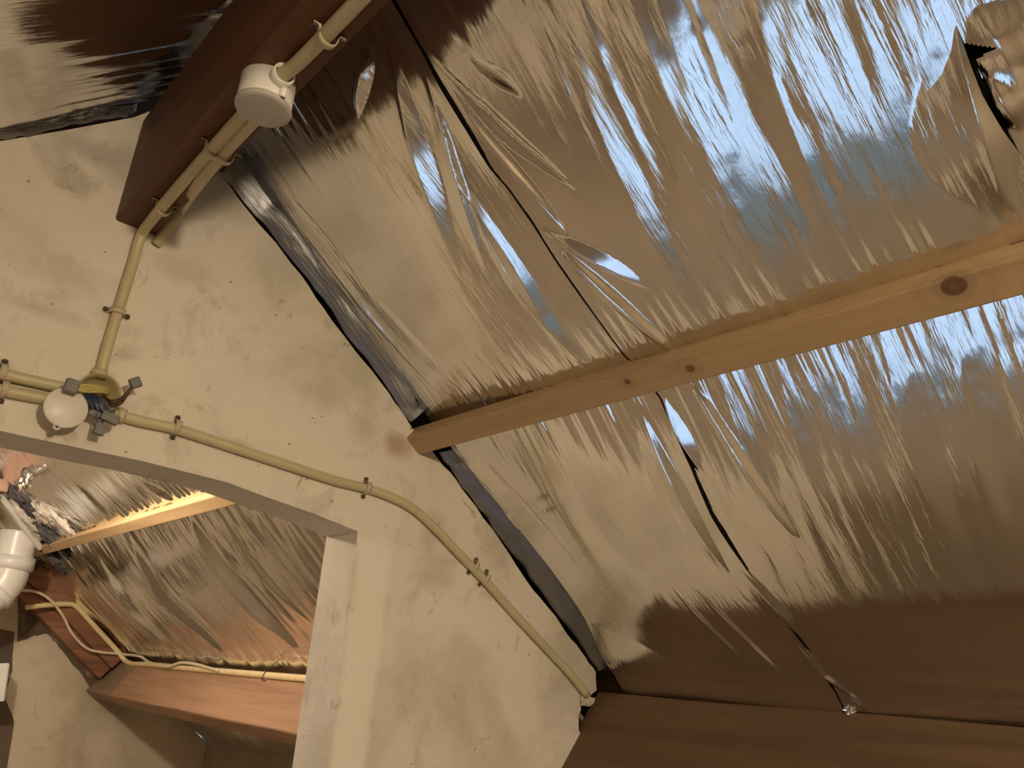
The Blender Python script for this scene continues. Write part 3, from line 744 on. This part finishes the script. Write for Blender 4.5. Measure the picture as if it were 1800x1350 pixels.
tl = np.array([.06, -1, .03]); tl /= np.linalg.norm(tl)
ld = mesh_obj('lid', *lathe_geo(lc, tl, [(.0335, -.004), (.0342, -.002), (.0342, .001), (.0325, .0026), (.0002, .003)], 48), M['cap_plastic'], bc, b2, True); ld['label'] = 'cream lid hanging loose in front of the open box'
tabp = wall(100, 750, .050)
mesh_obj('screw_tab', *lathe_geo(tabp, tl, [(.0058, -.003), (.0058, .0012), (.003, .0014), (.003, .0005), (.0002, .0005)], 18), M['cap_plastic'], bc, ld, True)
mesh_obj('screw', *lathe_geo(tabp, tl, [(.0026, .0005), (.0022, .002), (.0002, .0024)], 12), M['screw'], bc, ld, True)

def connector(pc, offw, size, ang, label, wires, depth=.012):
    """push-in connector: centre pixel, distance off the wall, (w, h) metres, roll angle, wires [(material, [(px, py, off), ...])]"""
    c = wall(*pc, offw); e = empty('wire_connector', c, label, 'connector', 'grey wire connectors')
    ca, sa = math.cos(ang), math.sin(ang); X = np.array([ca, 0, sa]); Z = np.array([-sa, 0, ca])
    Y = np.array([0, 1, 0])
    o = mesh_obj('housing', *box_geo(c, X * size[0] / 2, Y * depth / 2, Z * size[1] / 2), M['grey_plastic'], c, e); soften(o, .0022)
    o2 = mesh_obj('marker_strip', *box_geo(c - Y * (depth / 2 + .0003) + Z * size[1] * .28, X * size[0] * .36, Y * .0006, Z * size[1] * .10), M['grey_plastic'], c, e)
    for mt, P in wires: tube('wire', catmull([wall(a, b, d) for a, b, d in P], 6), .0017, M[mt], c, e, 8)
    return e
connector((126, 679), .066, (.0215, .0235), -.06, 'grey connector overlapping the top of the hanging lid', [('yellow_wire', [(136, 676 + k * 3.2, .066), (155, 677 + k * 4, .060), (176, 680 + k * 3, .048), (192, 684 + k * 3, .020)]) for k in range(4)])
connector((238, 673), .050, (.0185, .0185), .60, 'tilted grey connector to the right of the open box', [('dark_wire', [(230, 682 + k * 1.5, .05), (222, 690 + k * 4, .05), (212, 700 + k * 5, .045), (196, 704 + k * 4, .035), (182, 697, .012)]) for k in range(3)])
connector((193, 735), .052, (.030, .0165), -.22, 'wide grey connector below the open box', [('blue_wire', [(196 - k * 8, 727 - k * 2.0, .052), (186 - k * 7, 712 - k * 1.5, .052), (172 - k * 5, 698, .045), (162 - k * 3, 690, .012)]) for k in range(5)])
connector((175, 754), .045, (.0175, .0215), -.03, 'lowest grey connector, just above the arch', [('blue_wire', [(172, 744, .045), (169, 728, .045), (166, 712, .04), (165, 700, .012)]), ('blue_wire', [(180, 744, .045), (178, 728, .043), (174, 712, .04), (170, 700, .012)])])
connector((166, 728), .040, (.022, .011), -.18, 'small grey connector tucked behind the hanging lid', [('blue_wire', [(160, 722, .04), (158, 712, .036), (160, 700, .012)])])

def fore(px, py, k=.97):
    r = ray(px, py); d = np.dot(AP - CAM, NR) / np.dot(r, NR); return CAM + r * d * k
# ---------------------------------------------------------------- things in the room behind the arch
# yellow cable along the purlin top and up the rafter
def pt_top(px, py, dx=0.0):                          # on the upper arris of the far purlin
    r = ray(px, py); k = (p1[0] - .008 + dx) / r[0]; return CAM + k * r
tag(tube('cable', catmull([pt_top(600, 1198), pt_top(540, 1193), pt_top(470, 1187), pt_top(390, 1180), pt_top(320, 1174), pt_top(262, 1168), pt_top(226, 1165), at(205, 1143, YRF - .02), at(170, 1105, YRF - .02), at(136, 1068, YRF - .02), at(118, 1062, YRF - .03), at(80, 1064, YRF - .05), at(45, 1068, YRF - .06)], 6), .0145, M['cable'], res=10), 'thick yellow cable lying along the reddish purlin', 'cable')
tag(tube('cable', catmull([at(24, 1037, YRF - .10), at(62, 1040, YRF - .10), at(90, 1056, YRF - .09), at(112, 1085, YRF - .06), at(126, 1112, YRF - .05), at(150, 1138, YRF - .04), at(175, 1146, YRF - .04), at(215, 1150, YRF - .05), at(246, 1154, YRF - .3), at(262, 1164, YRF - .45), pt_top(292, 1172, -.02), pt_top(318, 1165, -.02), pt_top(345, 1168, -.02), pt_top(370, 1175, -.02), pt_top(384, 1179, -.02)], 6), .0075, M['cream_cable'], res=8), 'thinner cream cable looping from the white pipe to the purlin', 'cable')
def tie(px, py):
    q = pt_top(px, py); an = np.linspace(0, 2 * math.pi, 18)
    return tag(tube('cable_tie', [q + .017 * (math.cos(a) * np.array([DS[0], 0, DS[2]]) + math.sin(a) * NR * 1.6) for a in an], .0022, M['dark_wire'], res=6), 'thin wire tie looped round the yellow cable on the purlin', 'cable tie')
tie(470, 1187)
# white soil pipe with elbow
PY = YRF - .35
pp = empty('drain_pipe', at(18, 985, PY), 'white plastic drain pipe with an elbow at the left edge', 'pipe')
org = at(18, 985, PY); pr = .098
Pp = [at(47, 905, PY), at(36, 945, PY), at(26, 975, PY)]
tube('pipe', catmull([at(34, 935, PY), at(29, 955, PY), at(22, 985, PY)], 6), pr * .98, M['pvc'], org, pp, 28)
tube('collar', [at(24, 978, PY), at(17, 1001, PY)], pr * 1.13, M['pvc'], org, pp, 28)
tube('elbow', catmull([at(19, 995, PY), at(10, 1020, PY), at(-8, 1040, PY), at(-34, 1052, PY), at(-70, 1058, PY)], 8), pr, M['pvc'], org, pp, 28)
tube('collar', [at(-2, 1036, PY), at(-14, 1046, PY)], pr * 1.10, M['pvc'], org, pp, 28)
# white channel
CY = YRF - .36
ch = empty('white_channel', at(40, 930, CY), 'open white channel section above the drain pipe', 'channel'); co = at(40, 930, CY)
a0, a1 = fore(-60, 795, .93), fore(72, 965, .955); b0, b1 = fore(-60, 830, .92), fore(19, 948, .94)
def strip(a, b, w, th, nm):
    d = b - a; d /= np.linalg.norm(d); s = np.cross(d, [0, 1, 0]); s /= np.linalg.norm(s)
    o = mesh_obj(nm, *box_geo((a + b) / 2, (b - a) / 2, s * w / 2, np.array([0, th / 2, 0])), M['pvc'], co, ch); soften(o, .004)
strip(a0, a1, .026, .045, 'flange'); strip(b0, b1, .016, .035, 'flange')
d = (a1 - a0) / np.linalg.norm(a1 - a0)
o = mesh_obj('web', *box_geo(a1 - d * .06 + np.array([-.055, .05, -.035]), d * .05, np.array([.05, 0, -.02]), np.array([0, .012, 0])), M['pvc'], co, ch); soften(o, .004)
# brick pier lit by the far lamp
bk = empty('chimney_stub', fore(10, 850), 'pinkish masonry stub under the foil at the far left', 'masonry'); bo = fore(10, 850)
for k in range(2):
    for j in range(2):
        c = fore(12, 852, .975) + np.array([-.13 - .215 * j + (.04 if k % 2 else 0), .03, -.075 + .066 * k])
        o = mesh_obj('brick', *box_geo(c, (.10, 0, 0), (0, .05, 0), (0, 0, .031)), M['pink_brick'], bo, bk); soften(o, .006)
tk = empty('white_trunking', at(-4, 1195, YF - .25), 'white plastic trunking end at the left edge beside the far plaster', 'trunking')
o = mesh_obj('trunking_body', *box_geo(at(-9, 1200, YF - .25), (.05, 0, .006), (0, .05, 0), (-.012, 0, .095)), M['pvc'], at(-4, 1195, YF - .25), tk); soften(o, .006)
o = mesh_obj('trunking_lid', *box_geo(at(-9, 1200, YF - .305), (.053, 0, .006), (0, .006, 0), (-.012, 0, .097)), M['pvc'], at(-4, 1195, YF - .25), tk); soften(o, .003)
# torn insulation
def wool(px, py, y, rx, mat, parent, origin, seed, nm='tuft'):
    bm = bmesh.new(); bmesh.ops.create_icosphere(bm, subdivisions=4, radius=1)
    c = fore(px, py, .985)
    for v in bm.verts:
        p = np.array(v.co); k = 1 + .35 * float(vnoise(np.array([p[0] * 3 + 9]), np.array([p[1] * 3 + p[2] * 2.3]), seed)[0]) + .2 * float(vnoise(np.array([p[0] * 9]), np.array([p[2] * 9 + p[1] * 7]), seed + 1)[0])
        v.co = Vector(c + k * (p[0] * DS * rx[0] + p[1] * np.array([0, 1, 0]) * rx[1] + p[2] * NR * rx[2]) - np.array(origin))
    me = bpy.data.meshes.new(nm); bm.to_mesh(me); bm.free(); me.materials.append(mat); me.polygons.foreach_set('use_smooth', [True] * len(me.polygons))
    o = bpy.data.objects.new(nm, me); COL.objects.link(o); o.parent = parent; return o
wo = fore(60, 925); wl = empty('insulation', wo, 'torn mineral wool insulation, grey and white, beside the far batten end', 'insulation')
for (px, py, mt, r, sd) in ((40, 878, 'wool_dark', (.10, .10, .03), 1), (45, 902, 'wool_light', (.11, .09, .035), 2), (62, 928, 'wool_light', (.10, .07, .03), 3), (92, 945, 'wool_dark', (.12, .08, .03), 4), (78, 905, 'wool_light', (.08, .10, .022), 5), (110, 925, 'wool_light', (.10, .10, .018), 6), (72, 955, 'wool_dark', (.10, .08, .03), 8), (100, 985, 'wool_dark', (.09, .06, .025), 9)):
    wool(px, py, YRF - .02 - .10, r, M[mt], wl, wo, sd)
# crumpled foil scraps
def scrap(c, r, label, seed):
    bm = bmesh.new(); bmesh.ops.create_icosphere(bm, subdivisions=3, radius=1)
    for v in bm.verts:
        p = np.array(v.co); k = .75 + .5 * float(vnoise(np.array([p[0] * 2.2 + 4]), np.array([p[1] * 2.2 + p[2] * 1.7]), seed)[0]) + .25 * random.random()
        v.co = Vector(p * k * np.array(r))
    me = bpy.data.meshes.new('foil_scrap'); bm.to_mesh(me); bm.free(); me.materials.append(plain('foil_bright' + str(seed), (.85, .85, .85), .12, 1, .02))
    o = bpy.data.objects.new('foil_scrap', me); COL.objects.link(o); o.location = c; return tag(o, label, 'foil scrap')
def on_purlin(px, py, up=0.0):
    r = ray(px, py); k = p0[0] / r[0]; return CAM + k * r
scrap(on_purlin(1494, 1250), (.009, .012, .011), 'crumpled bright foil scrap on top of the brown purlin', 3)
c_ = fore(44, 842, .96); scrap(c_, (.026, .02, .055), 'shiny crumpled foil scrap beside the pinkish masonry', 5)
# plaster lump at the purlin end
o = scrap(wall(1033, 1232, .006), (.022, .012, .016), 'rough plaster lump where the conduit meets the brown purlin', 9); o.name = 'plaster_lump'; o['category'] = 'plaster'
o.data.materials.clear(); o.data.materials.append(M['plaster_far'])

# ---------------------------------------------------------------- lamps (outside the picture)
for (loc, lab, ytop) in ((LAMP_NEAR, 'bare bulb hanging behind the camera', RB['z0']), (LAMP_BACK, 'bare bulb hanging in the far room', 2.45)):
    l = empty('pendant_lamp', loc, lab, 'lamp')
    mesh_obj('holder', *lathe_geo(np.array(loc) + np.array([0, 0, .055]), (0, 0, 1), [(.018, 0), (.02, .03), (.008, .05), (.004, .055)], 16), M['black_metal'], loc, l, True)
    tube('flex', [np.array(loc) + np.array([0, 0, .1]), np.array([loc[0], loc[1], ytop])], .004, M['black_metal'], loc, l, 8)
